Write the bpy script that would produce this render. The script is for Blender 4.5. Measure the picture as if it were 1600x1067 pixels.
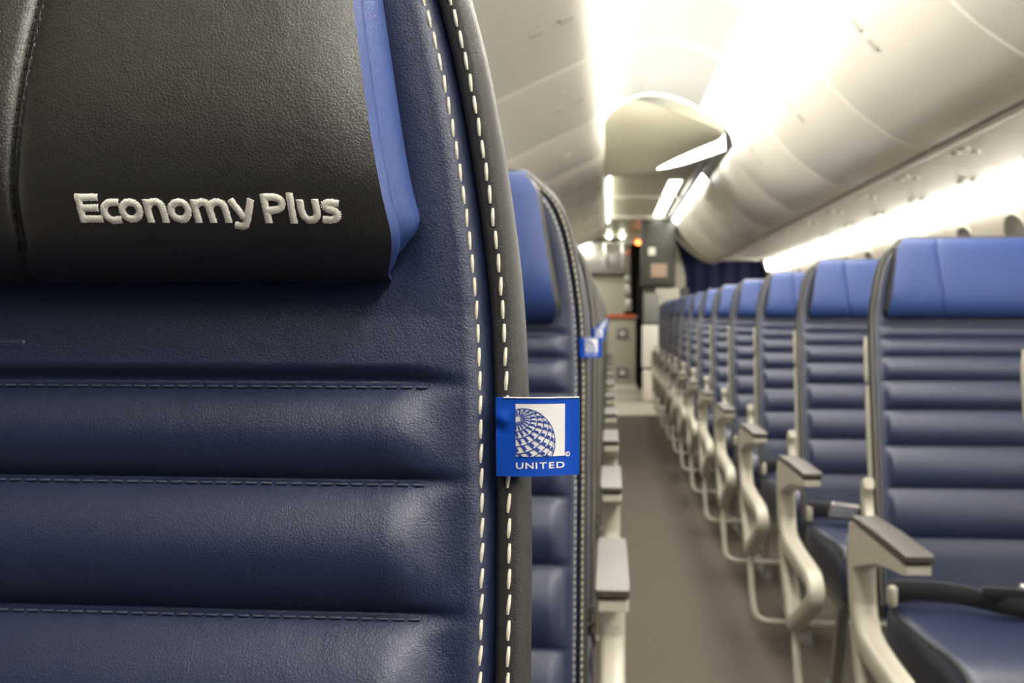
import bpy, math, random
import numpy as np
from mathutils import Vector, Euler, Matrix

random.seed(7)
S = bpy.context.scene
C = S.collection
for o in list(bpy.data.objects):
    bpy.data.objects.remove(o)

# ------------------------------------------------------------------ camera
CAMZ = 1.0
FPX = 1700.0
cam_d = bpy.data.cameras.new('camera')
cam = bpy.data.objects.new('camera', cam_d)
C.objects.link(cam)
S.camera = cam
cam_d.sensor_width = 36.0
cam_d.lens = 36.0 * FPX / 1600.0
cam_d.clip_start = 0.01
cam_d.clip_end = 100
YAW = math.atan(152 / FPX)
PITCH = math.atan(40 / FPX)
cam.location = (0, 0, CAMZ)
cam.rotation_euler = (math.radians(90) - PITCH, 0, YAW)
cam_d.dof.use_dof = True
cam_d.dof.focus_distance = 0.285
cam_d.dof.aperture_fstop = 28.0

def at_depth(px, py, Y):
    """pixel of the 1600x1067 frame -> (x, z) on the cross-cabin plane y = Y"""
    d = Vector(((px - 800) / FPX, -(py - 533.5) / FPX, -1.0))
    d = Euler(cam.rotation_euler).to_matrix() @ d
    k = Y / d.y
    return d.x * k, CAMZ + d.z * k

# ------------------------------------------------------------------ world, light level
w = bpy.data.worlds.new('world')
S.world = w
w.use_nodes = True
w.node_tree.nodes['Background'].inputs[0].default_value = (0.9, 0.95, 1.0, 1)
w.node_tree.nodes['Background'].inputs[1].default_value = 0.05
S.view_settings.view_transform = 'Standard'
S.view_settings.look = 'None'
S.view_settings.gamma = 1.0
S.view_settings.use_curve_mapping = False
S.view_settings.exposure = 0.92
WASH = 8.5           # ceiling wash lamps
WASHL = 11.0         # narrower lamps along the centre bins
SIDE = 10.0          # sidewall wash lamps
LAMP_RGB = (1.0, 0.955, 0.86, 1)

# ------------------------------------------------------------------ materials
def mat(name, col, rough=0.5, spec=0.5, metal=0.0, bump=None, vary=0.0, vscale=8.0, emit=0.0, ecol=None, sheen=0.0, coat=0.0):
    m = bpy.data.materials.new(name)
    m.use_nodes = True
    nt = m.node_tree
    b = nt.nodes['Principled BSDF']
    b.inputs['Base Color'].default_value = (*col, 1)
    b.inputs['Roughness'].default_value = rough
    b.inputs['Specular IOR Level'].default_value = spec
    b.inputs['Metallic'].default_value = metal
    b.inputs['Coat Weight'].default_value = coat
    if emit:
        b.inputs['Emission Color'].default_value = ecol or (*col, 1)
        b.inputs['Emission Strength'].default_value = emit
    tc = nt.nodes.new('ShaderNodeTexCoord')
    if vary:
        n = nt.nodes.new('ShaderNodeTexNoise')
        n.inputs['Scale'].default_value = vscale
        n.inputs['Detail'].default_value = 5
        nt.links.new(tc.outputs['Object'], n.inputs['Vector'])
        r = nt.nodes.new('ShaderNodeMix')
        r.data_type = 'RGBA'
        r.inputs[6].default_value = (*[c * (1 - vary) for c in col], 1)
        r.inputs[7].default_value = (*[min(1, c * (1 + vary)) for c in col], 1)
        nt.links.new(n.outputs['Fac'], r.inputs[0])
        nt.links.new(r.outputs[2], b.inputs['Base Color'])
    if bump == 'leather':
        v = nt.nodes.new('ShaderNodeTexVoronoi')
        v.feature = 'DISTANCE_TO_EDGE'
        v.inputs['Scale'].default_value = 980
        nz = nt.nodes.new('ShaderNodeTexNoise')
        nz.inputs['Scale'].default_value = 210
        nz.inputs['Detail'].default_value = 5
        dz = nt.nodes.new('ShaderNodeTexNoise')      # long soft creases
        dz.inputs['Scale'].default_value = 46
        dz.inputs['Detail'].default_value = 3
        dz.inputs['Distortion'].default_value = 1.4
        ms = nt.nodes.new('ShaderNodeMath'); ms.operation = 'MULTIPLY_ADD'
        ms.inputs[1].default_value = 0.8
        mn = nt.nodes.new('ShaderNodeMath'); mn.operation = 'MULTIPLY_ADD'
        mn.inputs[1].default_value = 2.2
        pw = nt.nodes.new('ShaderNodeMath'); pw.operation = 'MINIMUM'
        pw.inputs[1].default_value = 0.22
        wv = nt.nodes.new('ShaderNodeVectorMath'); wv.operation = 'MULTIPLY_ADD'
        nt.links.new(tc.outputs['Object'], nz.inputs['Vector'])
        nt.links.new(tc.outputs['Object'], dz.inputs['Vector'])
        wv.inputs[1].default_value = (0.0022, 0.0022, 0.0022)
        nt.links.new(nz.outputs['Color'], wv.inputs[0])
        nt.links.new(tc.outputs['Object'], wv.inputs[2])
        nt.links.new(wv.outputs[0], v.inputs['Vector'])
        nt.links.new(v.outputs['Distance'], pw.inputs[0])
        nt.links.new(nz.outputs['Fac'], ms.inputs[0])
        nt.links.new(pw.outputs[0], ms.inputs[2])
        nt.links.new(dz.outputs['Fac'], mn.inputs[0])
        nt.links.new(ms.outputs[0], mn.inputs[2])
        bp = nt.nodes.new('ShaderNodeBump')
        bp.inputs['Strength'].default_value = 0.30
        bp.inputs['Distance'].default_value = 0.0006
        nt.links.new(mn.outputs[0], bp.inputs['Height'])
        nt.links.new(bp.outputs[0], b.inputs['Normal'])
    elif bump:
        sc, st, di = bump
        nz = nt.nodes.new('ShaderNodeTexNoise')
        nz.inputs['Scale'].default_value = sc
        nz.inputs['Detail'].default_value = 4
        nt.links.new(tc.outputs['Object'], nz.inputs['Vector'])
        bp = nt.nodes.new('ShaderNodeBump')
        bp.inputs['Strength'].default_value = st
        bp.inputs['Distance'].default_value = di
        nt.links.new(nz.outputs['Fac'], bp.inputs['Height'])
        nt.links.new(bp.outputs[0], b.inputs['Normal'])
    return m

def weave(name, col, sx, sz):
    m = mat(name, col, 0.65, 0.12)
    nt = m.node_tree
    b = nt.nodes['Principled BSDF']
    tc = [n for n in nt.nodes if n.type == 'TEX_COORD'][0]
    wa = nt.nodes.new('ShaderNodeTexWave'); wa.bands_direction = 'Z'
    wa.inputs['Scale'].default_value = sz
    wa.inputs['Distortion'].default_value = 0.6
    nt.links.new(tc.outputs['Object'], wa.inputs['Vector'])
    bp = nt.nodes.new('ShaderNodeBump')
    bp.inputs['Strength'].default_value = 0.25
    bp.inputs['Distance'].default_value = 0.0002
    nt.links.new(wa.outputs['Fac'], bp.inputs['Height'])
    nt.links.new(bp.outputs[0], b.inputs['Normal'])
    return m

M = dict(
    navy=mat('navy_leather', (0.0085, 0.0160, 0.052), 0.43, 0.70, bump='leather', vary=0.12, vscale=30),
    blue=mat('blue_leather', (0.022, 0.050, 0.185), 0.44, 0.4, bump='leather', vary=0.06, vscale=20),
    black=mat('black_leather', (0.017, 0.016, 0.0125), 0.40, 0.95, bump='leather', vary=0.15, vscale=25),
    charcoal=mat('charcoal_leather', (0.021, 0.021, 0.020), 0.5, 0.42, bump='leather', vary=0.1, vscale=30),
    thread=mat('cream_thread', (0.66, 0.62, 0.50), 0.6, 0.3, bump=(2500, 0.4, 0.0002)),
    dthread=mat('dark_thread', (0.05, 0.062, 0.095), 0.5, 0.4),
    embroid=mat('white_embroidery_thread', (0.92, 0.89, 0.80), 0.6, 0.35, bump=(3000, 0.3, 0.0002)),
    tagblue=weave('blue_woven_label', (0.002, 0.052, 0.36), 900, 1300),
    tagwhite=weave('white_woven_label', (0.60, 0.595, 0.585), 900, 1300),
    tagink=mat('blue_woven_thread', (0.010, 0.035, 0.22), 0.6, 0.3),
    cream=mat('cream_plastic', (0.46, 0.435, 0.36), 0.38, 0.5, vary=0.04, vscale=12),
    pad=mat('taupe_armrest_pad', (0.055, 0.049, 0.040), 0.42, 0.5, bump=(300, 0.15, 0.0005)),
    gap=mat('flat_black', (0.012, 0.012, 0.012), 0.6, 0.3),
    metal=mat('brushed_metal', (0.62, 0.61, 0.58), 0.3, 0.5, metal=0.9),
    tube=mat('painted_tube', (0.48, 0.46, 0.39), 0.35, 0.5),
    belt=mat('charcoal_webbing', (0.055, 0.056, 0.060), 0.6, 0.3, bump=(900, 0.3, 0.0005)),
    shell=mat('grey_shell_plastic', (0.20, 0.20, 0.19), 0.45, 0.5),
    carpet=mat('carpet', (0.100, 0.086, 0.070), 0.95, 0.1, bump=(420, 0.7, 0.003), vary=0.28, vscale=120),
    vinyl=mat('galley_vinyl', (0.42, 0.40, 0.34), 0.45, 0.4, vary=0.05),
    bin=mat('bin_plastic', (0.70, 0.67, 0.59), 0.34, 0.5, vary=0.02, vscale=2),
    binend=mat('bin_trim', (0.90, 0.87, 0.78), 0.4, 0.5),
    psu=mat('service_panel', (0.72, 0.68, 0.61), 0.33, 0.5),
    rail=mat('bin_rail', (0.42, 0.40, 0.35), 0.4, 0.5),
    dark=mat('dark_gap', (0.05, 0.048, 0.042), 0.6, 0.3),
    ceil=mat('ceiling_panel', (0.32, 0.32, 0.305), 0.5, 0.4),
    arch=mat('ceiling_arch', (0.52, 0.50, 0.38), 0.4, 0.5),
    wallp=mat('sidewall', (0.72, 0.69, 0.62), 0.55, 0.4, vary=0.03, vscale=3),
    pane=mat('dimmed_window', (0.26, 0.25, 0.23), 0.15, 0.5),
    wash=mat('wash_lamp', (1, 1, 1), 0.5, 0.2, emit=WASH, ecol=LAMP_RGB),
    washl=mat('wash_lamp_narrow', (1, 1, 1), 0.5, 0.2, emit=WASHL, ecol=LAMP_RGB),
    side=mat('sidewall_lamp', (1, 1, 1), 0.5, 0.2, emit=SIDE, ecol=LAMP_RGB),
    curtain=mat('midnight_blue_panel', (0.008, 0.012, 0.048), 0.7, 0.2, bump=(60, 0.2, 0.004)),
    greybox=mat('grey_cabinet', (0.055, 0.055, 0.048), 0.5, 0.4),
    galley=mat('galley_olive', (0.42, 0.41, 0.33), 0.4, 0.5),
    steel=mat('galley_steel', (0.70, 0.70, 0.66), 0.22, 0.5, metal=0.8),
    orange=mat('orange_strip', (0.62, 0.13, 0.05), 0.5, 0.4),
    lampwhite=mat('galley_lamp', (1, 1, 1), emit=9.0, ecol=(1, 0.97, 0.88, 1)),
    lampred=mat('red_indicator', (1, 0.2, 0.05), emit=6.0, ecol=(1, 0.16, 0.03, 1)),
    nozzle=mat('nozzle_plastic', (0.72, 0.70, 0.64), 0.3, 0.5),
    plate=mat('dull_red_plate', (0.34, 0.24, 0.18), 0.5, 0.4),
)

# ------------------------------------------------------------------ mesh helpers
class MB:
    def __init__(s): s.v = []; s.f = []
    def grid(s, P, closed=False, flip=False):
        P = np.asarray(P, float); r, c = P.shape[:2]; b = len(s.v)
        s.v += [tuple(p) for p in P.reshape(-1, 3)]
        for i in range(r - 1):
            for j in range(c if closed else c - 1):
                k = (j + 1) % c
                q = (b + i * c + j, b + i * c + k, b + (i + 1) * c + k, b + (i + 1) * c + j)
                s.f.append(q[::-1] if flip else q)
        return s
    def poly(s, pts):
        b = len(s.v); s.v += [tuple(p) for p in pts]; s.f.append(tuple(range(b, b + len(pts)))); return s
    def box(s, lo, hi, bev=0.0):
        (x0, y0, z0), (x1, y1, z1) = lo, hi
        if bev <= 0:
            b = len(s.v)
            s.v += [(x0,y0,z0),(x1,y0,z0),(x1,y1,z0),(x0,y1,z0),(x0,y0,z1),(x1,y0,z1),(x1,y1,z1),(x0,y1,z1)]
            s.f += [tuple(b + i for i in q) for q in ((3,2,1,0),(4,5,6,7),(0,1,5,4),(1,2,6,5),(2,3,7,6),(3,0,4,7))]
            return s
        # rounded-section box: rounded rectangle in xy, chamfered in z
        def ring(ins, z):
            pts = []
            r = max(bev - ins, 0.0004)
            for cx, cy, a0 in ((x1 - bev, y1 - bev, 0), (x0 + bev, y1 - bev, 90), (x0 + bev, y0 + bev, 180), (x1 - bev, y0 + bev, 270)):
                for a in (0, 30, 60, 90):
                    t = math.radians(a0 + a); pts.append((cx + r * math.cos(t), cy + r * math.sin(t), z))
            return pts
        R = []
        for a in (0, 30, 60, 90):
            t = math.radians(a); R.append(ring(bev * (1 - math.sin(t)), z0 + bev * (1 - math.cos(t))))
        for a in (90, 60, 30, 0):
            t = math.radians(a); R.append(ring(bev * (1 - math.sin(t)), z1 - bev * (1 - math.cos(t))))
        s.grid(R, closed=True); s.poly(R[0][::-1]); s.poly(R[-1]); return s
    def prism(s, prof, y0, y1):
        """closed profile [(x, z)] swept along y"""
        A = [(x, y0, z) for x, z in prof]; B = [(x, y1, z) for x, z in prof]
        s.grid([A, B], closed=True); s.poly(A[::-1]); s.poly(B); return s
    def tube(s, path, prof, ref=None, caps=True):
        P = [Vector(p) for p in path]; n = len(P); rings = []
        T = [(P[min(i + 1, n - 1)] - P[max(i - 1, 0)]).normalized() for i in range(n)]
        N = Vector(ref) if ref else (Vector((1, 0, 0)) if abs(T[0].x) < 0.9 else Vector((0, 0, 1)))
        for i in range(n):
            N = (N - N.dot(T[i]) * T[i]).normalized(); B = T[i].cross(N)
            rings.append([tuple(P[i] + N * a + B * b) for a, b in (prof(i / (n - 1)) if callable(prof) else prof)])
        s.grid(rings, closed=True)
        if caps: s.poly(rings[0][::-1]); s.poly(rings[-1])
        return s
    def build(s, name, m, parent=None, smooth=True, sharp=None, loc=None):
        me = bpy.data.meshes.new(name)
        me.from_pydata([tuple(map(float, v)) for v in s.v], [], s.f)
        me.materials.append(M[m])
        if smooth: me.polygons.foreach_set('use_smooth', [True] * len(me.polygons))
        if smooth and sharp: me.set_sharp_from_angle(angle=math.radians(sharp))
        me.update()
        o = bpy.data.objects.new(name, me); C.objects.link(o)
        if parent: o.parent = parent
        if loc: o.location = loc
        return o

def circ(r, n=10): return [(r * math.cos(2 * math.pi * i / n), r * math.sin(2 * math.pi * i / n)) for i in range(n)]
def rrect(a, b, r, n=3):
    out = []
    for cx, cy, a0 in ((a - r, b - r, 0), (-a + r, b - r, 90), (-a + r, -b + r, 180), (a - r, -b + r, 270)):
        for k in range(n + 1):
            t = math.radians(a0 + 90 * k / n); out.append((cx + r * math.cos(t), cy + r * math.sin(t)))
    return out
def smooth_path(pts, sub=5):
    P = [np.array(p, float) for p in pts]; P = [2 * P[0] - P[1]] + P + [2 * P[-1] - P[-2]]; out = []
    for i in range(1, len(P) - 2):
        for k in range(sub):
            t = k / sub; a, b, c, d = P[i - 1:i + 3]
            out.append(tuple(0.5 * (2 * b + (c - a) * t + (2 * a - 5 * b + 4 * c - d) * t * t + (3 * b - a - 3 * c + d) * t ** 3)))
    out.append(tuple(P[-2])); return out
def sst(a, b, x):
    t = np.clip((x - a) / (b - a), 0, 1); return t * t * (3 - 2 * t)
def tag_(o, label=None, cat=None, group=None, kind=None):
    if label: o['label'] = label
    if cat: o['category'] = cat
    if group: o['group'] = group
    if kind: o['kind'] = kind
    return o
def empty(name, loc=(0, 0, 0)):
    o = bpy.data.objects.new(name, None); C.objects.link(o); o.location = loc; o.empty_display_size = 0.1; return o
def copy_tree(o, parent=None):
    c = o.copy(); C.objects.link(c); c.parent = parent
    for ch in list(o.children): copy_tree(ch, c)
    return c

# ================================================================== THE SETTING
Y0, Y1 = -1.6, 13.4
# ---- floor
f = MB().box((-3.4, Y0, -0.06), (2.1, 10.95, 0.0)).build('floor', 'carpet', smooth=False); tag_(f, kind='structure', label='dark grey-brown carpet running down the aisle')
f = MB().box((-3.4, 10.95, -0.06), (2.1, 17.0, 0.004)).build('floor_galley', 'vinyl', smooth=False); tag_(f, kind='structure', label='pale vinyl floor in front of the galley')
# ---- right sidewall (curved), with window pieces
WP = [(2.02, 0.0), (2.06, 0.3), (2.06, 0.7), (2.03, 1.05), (1.975, 1.35), (1.90, 1.58), (1.84, 1.70), (1.80, 1.78)]
wp = smooth_path(WP, 5)
prof = [(x, z) for x, z in wp] + [(x + 0.06, z) for x, z in wp[::-1]]
wr = MB().prism(prof, Y0, 17.0).build('wall_right', 'wallp', sharp=40); tag_(wr, kind='structure', label='cream curved cabin sidewall with grey windows')
def wall_x(z): return float(np.interp(z, [p[1] for p in WP], [p[0] for p in WP]))
def wall_rr(hw, z0, z1, r, off, yc, n=5):
    pts = []
    for cy, cz, a0 in ((hw - r, z1 - r, 0), (-hw + r, z1 - r, 90), (-hw + r, z0 + r, 180), (hw - r, z0 + r, 270)):
        for k in range(n + 1):
            t = math.radians(a0 + 90 * k / n); z = cz + r * math.sin(t); pts.append((wall_x(z) - off, yc + cy + r * math.cos(t), z))
    return pts
for i in range(16):
    yc = 1.05 + i * 0.735
    wn = empty('window_%d' % (i + 1), (wall_x(1.2), yc, 1.2)); tag_(wn, kind='structure', label='grey dimmed oval cabin window in the right sidewall')
    off = Vector(wn.location)
    def loc(pts): return [tuple(Vector(p) - off) for p in pts]
    a = loc(wall_rr(0.17, 0.96, 1.50, 0.15, 0.002, yc)); b = loc(wall_rr(0.165, 0.965, 1.495, 0.145, 0.006, yc))
    c = loc(wall_rr(0.157, 0.973, 1.487, 0.137, 0.006, yc)); d = loc(wall_rr(0.153, 0.977, 1.483, 0.133, 0.003, yc))
    MB().grid([a, b, c, d], closed=True, flip=True).build('window_frame', 'wallp', wn)
    n = len(d); cen = tuple(np.mean(np.array(d), axis=0) - np.array([0.0, 0, 0]))
    mb = MB(); mb.v = list(d)
    mb.f = [tuple(range(n))[::-1]]
    mb.build('pane', 'pane', wn, smooth=False)
for i, yj in enumerate((0.68, 2.15, 3.62, 5.09, 6.56, 8.03, 9.5, 10.97)):
    P = [[(wall_x(z) - 0.003, yj - 0.006, z), (wall_x(z) - 0.006, yj, z), (wall_x(z) - 0.003, yj + 0.006, z)] for z in np.linspace(0.3, 1.7, 18)]
    tag_(MB().grid(P).build('trim_%d' % (i + 1), 'binend'), kind='structure', label='thin upright joint strip between cream sidewall panels')
# ---- far-left and back walls that close the room, plus an added dark front screen
tag_(MB().box((-3.45, Y0, 0), (-3.38, 17.0, 2.3)).build('wall_left', 'wallp', smooth=False), kind='structure', label='cream cabin sidewall beyond the centre seats')
tag_(MB().box((-3.4, Y0 - 0.06, 0), (2.1, Y0, 2.5)).build('wall_added_screen', 'curtain', smooth=False), kind='structure', label='added unseen midnight blue screen behind the viewer, cutting fill light')  # added out of view, dark to reduce fill on the near seat
tag_(MB().box((-3.4, 16.9, 0), (2.1, 17.0, 2.5)).build('wall_back', 'dark', smooth=False), kind='structure', label='dark wall at the back of the galley')

# ---- ceiling above the aisle
def smoothprof(p, sub=6): return smooth_path(p, sub)
CP = [(0.07, 2.31), (0.20, 2.355), (0.33, 2.35), (0.46, 2.31), (0.54, 2.265)]
cps = smoothprof(CP, 5)
ceil = empty('ceiling', (0.3, 2.0, 2.35)); tag_(ceil, kind='structure', label='white ceiling panels between the aisle wash lights')
cuts = [Y0, -0.9, 0.5, 2.0, 3.4, 4.55, 5.45, 6.75]
for a, b in zip(cuts[:-1], cuts[1:]):
    pr = cps + [(x, z + 0.02) for x, z in cps[::-1]]
    MB().prism(pr, a + 0.012, b - 0.012).build('panel', 'ceil', ceil, sharp=40, loc=-Vector(ceil.location))
    rb = [(x, z - 0.008) for x, z in cps] + [(x, z + 0.012) for x, z in cps[::-1]]
    MB().prism(rb, b - 0.035, b + 0.010).build('joint_rib', 'binend', ceil, sharp=40, loc=-Vector(ceil.location))
# roof skin above everything, so that no outside light comes in
tag_(MB().box((-3.4, Y0, 2.45), (2.1, 17.0, 2.5)).build('ceiling_roof', 'ceil', smooth=False), kind='structure', label='roof lining above the bins')

# ---- wash lamps
def lamp(name, pts, y0, y1, m, label, group, thick=0.012):
    e = empty(name, (pts[0][0], (y0 + y1) / 2, pts[0][1])); tag_(e, label, 'light', group)
    L = -Vector(e.location)
    n = Vector((pts[-1][1] - pts[0][1], 0, -(pts[-1][0] - pts[0][0]))).normalized()
    if n.z > 0: n = -n
    up = [(x - n.x * thick, z - n.z * thick) for x, z in pts]
    MB().prism(list(pts) + up[::-1], y0, y1).build('diffuser', m, e, sharp=30, loc=L)
    p = [pts[0][0] * .85 + pts[-1][0] * .15, pts[0][1] * .85 + pts[-1][1] * .15]; q = [pts[0][0] * .15 + pts[-1][0] * .85, pts[0][1] * .15 + pts[-1][1] * .85]
    bow = 0.05 if len(pts) > 6 else 0.0
    fr = MB().prism([(c[0] - n.x * (thick * k + bow), c[1] - n.z * (thick * k + bow)) for c, k in ((p, 1.05), (q, 1.05), (q, 1.6), (p, 1.6))], y0, y1)
    fr.build('housing', 'binend', e, smooth=False, loc=L)
    return e
LW = smoothprof([(-0.040, 2.125), (-0.025, 2.23), (0.06, 2.305)], 4)
RW = smoothprof([(0.55, 2.262), (0.66, 2.205), (0.738, 2.12), (0.762, 2.048)], 4)
segs = [(Y0, 0.0, 'behind the near seat'), (0.02, 3.4, 'above the nearest rows'), (3.42, 6.8, 'just before the ceiling arch')]
for a, b, t in segs:
    lamp('wash_light', LW, a, b, 'washl', 'glowing white ceiling light strip along the left bins, ' + t, 'aisle wash lights')
    lamp('wash_light', RW, a, b, 'wash', 'broad glowing white ceiling light along the right bins, ' + t, 'aisle wash lights')
lamp('wash_light', [(-0.012, 2.090), (0.008, 2.124)], 8.9, 12.8, 'wash', 'far glowing light strip at the end of the left bins', 'aisle wash lights')
lamp('wash_light', [(0.705, 2.125), (0.764, 2.052)], 8.7, 12.6, 'wash', 'far glowing light strip at the end of the right bins', 'aisle wash lights')
lamp('wash_light', [(0.50, 2.128), (0.60, 2.128)], 9.2, 13.2, 'wash', 'narrow glowing light in the low ceiling before the galley', 'aisle wash lights')
lamp('wash_light', [(-0.75, 2.118), (-0.30, 2.118)], 13.5, 14.6, 'wash', 'added fill light out of view, brightening the galley', 'aisle wash lights')  # added lamp hidden behind the left bins to lift the dark galley
# left aisle of the cabin, beyond the centre bins (never in frame): the same lamp there
lamp('wash_light', [(-2.20, 2.25), (-1.90, 2.25)], Y0, 12.0, 'wash', 'ceiling light strip over the other aisle beyond the centre bins', 'aisle wash lights')

# ---- ceiling arch between the two ceiling heights
A_ = np.array([(-0.04, 2.24), (0.11, 2.335), (0.35, 2.28), (0.55, 2.20), (0.67, 2.145), (0.70, 2.12)])
B_ = np.array([(-0.045, 1.975), (0.12, 1.980), (0.30, 1.990), (0.48, 2.025), (0.66, 2.085), (0.79, 2.13)])
As = np.array(smooth_path([(*p,) for p in A_], 5)); Bs = np.array(smooth_path([(*p,) for p in B_], 5))
ar = empty('ceiling_arch', (0.3, 7.2, 2.0)); tag_(ar, 'cream scooped ceiling arch stepping down across the aisle', 'arch', None)
def arch_pt(u, t):
    i = u * (len(As) - 1); k = min(int(i), len(As) - 2); w_ = i - k
    a = As[k] * (1 - w_) + As[k + 1] * w_; b = Bs[k] * (1 - w_) + Bs[k + 1] * w_; s_ = t ** 1.3
    return (a[0] * (1 - t) + b[0] * t, 6.80 + 0.80 * t, a[1] * (1 - s_) + b[1] * s_)
cut = lambda t: 1.0 - 0.62 * t ** 1.6
MB().grid([[arch_pt(cut(t) * k / 24, t) for k in range(25)] for t in np.linspace(0, 0.97, 16)], flip=True).build('scoop', 'arch', ar, loc=-Vector(ar.location))
wd = MB().grid([[tuple(np.array(arch_pt(cut(t) + (1 - cut(t)) * k / 10, t)) + np.array([0, 0, 0.006])) for k in range(11)] for t in np.linspace(0, 0.97, 16)], flip=True).build('cove_lamp', 'wash', ar, loc=-Vector(ar.location))
MB().grid([[arch_pt(k / 24, t) for k in range(25)] for t in np.linspace(0.965, 1.0, 4)], flip=True).build('arch_edge', 'arch', ar, loc=-Vector(ar.location))
lipb = [(x, z) for x, z in Bs] + [(x, z + 0.03) for x, z in Bs[::-1]]
MB().prism(lipb, 7.60, 7.66).build('arch_lip', 'rail', ar, sharp=40, loc=-Vector(ar.location))
bk = [[(x, 7.66, z) for x, z in Bs], [(x, 7.66, 2.45) for x, z in Bs]]
MB().grid(bk).build('back_face', 'arch', ar, smooth=False, loc=-Vector(ar.location))
lc = MB().box((-0.06, 7.67, 2.13), (0.74, 16.8, 2.16)).build('ceiling_low', 'arch', smooth=False); tag_(lc, kind='structure', label='lower flat ceiling between the arch and the galley')
tag_(MB().box((-0.9, 13.45, 2.13), (-0.062, 16.8, 2.16)).build('ceiling_galley', 'arch', smooth=False), kind='structure', label='low ceiling over the galley')
MB().box((0.655, 7.67, 2.08), (0.70, 13.6, 2.135)).build('trim_20', 'shell', smooth=False)['kind'] = 'structure'
MB().box((-0.05, 10.3, 2.10), (0.64, 10.36, 2.131)).build('trim_21', 'rail', smooth=False)['kind'] = 'structure'
MB().box((-0.05, 12.3, 2.09), (0.64, 12.5, 2.131)).build('trim_22', 'rail', smooth=False)['kind'] = 'structure'

# ================================================================== OVERHEAD BINS
RB = [(0.762, 2.045), (0.775, 2.0), (0.813, 1.94), (0.866, 1.875), (0.925, 1.812), (0.985, 1.760), (1.08, 1.692), (1.17, 1.650), (1.225, 1.640)]
LB = [(-0.032, 2.11), (-0.036, 2.06), (-0.05, 2.015), (-0.09, 1.975), (-0.16, 1.940), (-0.27, 1.892), (-0.41, 1.828), (-0.55, 1.755), (-0.66, 1.69), (-0.72, 1.662), (-0.77, 1.652)]
rbs = smooth_path(RB, 5); lbs = smooth_path(LB, 5)
ORD = ['first', 'second', 'third', 'fourth', 'fifth', 'sixth', 'seventh', 'eighth', 'ninth', 'tenth', 'eleventh', 'twelfth', 'thirteenth', 'fourteenth']
def pt_on(prof, x):
    xs = [p[0] for p in prof]; zs = [p[1] for p in prof]
    if xs[0] > xs[-1]: xs = xs[::-1]; zs = zs[::-1]
    return float(np.interp(x, xs, zs))
def overhead_bin(side, y0, y1, label):
    prof = rbs if side == 'R' else lbs
    sgn = 1 if side == 'R' else -1
    b = empty('overhead_bin', (prof[-1][0], (y0 + y1) / 2, prof[-1][1])); tag_(b, label, 'overhead bin', 'overhead bins of the right sidewall' if side == 'R' else 'overhead bins above the centre seats')
    L = -Vector(b.location)
    # curved door, slightly turned in at its ends
    nrm = []
    for i in range(len(prof)):
        a = np.array(prof[max(i - 1, 0)]); c = np.array(prof[min(i + 1, len(prof) - 1)]); t = (c - a) / np.linalg.norm(c - a)
        nrm.append(np.array([t[1], -t[0]]) * -sgn if False else np.array([-t[1], t[0]]) * sgn)   # away from the aisle, into the bin
    P = []
    for yy, dep in ((y0 + 0.004, 0.03), (y0 + 0.004, 0.006), (y0 + 0.007, 0.002), (y0 + 0.014, 0.0), (y1 - 0.014, 0.0), (y1 - 0.007, 0.002), (y1 - 0.004, 0.006), (y1 - 0.004, 0.03)):
        P.append([(p[0] + n[0] * dep, yy, p[1] + n[1] * dep) for p, n in zip(prof, nrm)])
    MB().grid(P, flip=(side == 'R')).build('door', 'bin', b, loc=L)
    # paler strip over the joint, the edge highlight put into its colour
    P = [[(p[0] - n[0] * dd, yy, p[1] - n[1] * dd) for p, n in zip(prof, nrm)] for yy, dd in ((y1 - 0.009, -0.001), (y1 - 0.006, 0.0015), (y1 - 0.0003, 0.002))]
    MB().grid(P, flip=(side == 'R')).build('seam_highlight', 'binend', b, loc=L)
    P = [[(p[0] - n[0] * dd, yy, p[1] - n[1] * dd) for p, n in zip(prof, nrm)] for yy, dd in ((y0 + 0.0003, 0.002), (y0 + 0.006, 0.0015), (y0 + 0.009, -0.001))]
    MB().grid(P, flip=(side == 'R')).build('seam_highlight', 'binend', b, loc=L)
    # latch: two recessed pulls in a line across the door
    ym = (y0 + y1) / 2
    for k, (xa, xb) in enumerate(((0.790, 0.818), (0.842, 0.870)) if side == 'R' else ((-0.12, -0.155), (-0.215, -0.255))):
        za, zb = pt_on(prof, xa), pt_on(prof, xb)
        d = Vector((xb - xa, 0, zb - za)); nn = Vector((d.z, 0, -d.x)).normalized()
        if nn.z > 0: nn = -nn
        path = [Vector((xa, ym, za)) + d * t + nn * 0.001 for t in np.linspace(0, 1, 4)]
        MB().tube(path, rrect(0.017, 0.0055, 0.004, 2), ref=(0, 1, 0)).build('latch', 'rail', b, loc=L)
    # body: closed box behind the door
    xb = 1.78 if side == 'R' else -1.5
    pr = [(p[0] + n[0] * 0.03, p[1] + n[1] * 0.03) for p, n in zip(prof, nrm)]
    body = pr + [(xb, 1.665 if side == 'R' else 1.66), (xb, prof[0][1])]
    MB().prism(body, y0 + 0.005, y1 - 0.005).build('body', 'bin', b, smooth=False, loc=L)
    return b
ys = [Y0 + 0.01] + [-1.0 + 1.333 * i for i in range(11)] + [13.40]
for i, (a, b) in enumerate(zip(ys[:-1], ys[1:])):
    if i == 0: t = 'closed cream overhead bin above the right seats, behind the viewer'
    elif i < 3: t = 'closed cream overhead bin above the right seats, ' + ('beside' if i == 1 else 'just ahead of') + ' the viewer'
    else: t = 'closed cream overhead bin in the right row, %s in view from the camera' % ORD[i - 3]
    overhead_bin('R', a, b, t)
ys2 = [Y0 + 0.01] + [-1.16 + 1.333 * i for i in range(11)] + [13.4]
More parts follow.
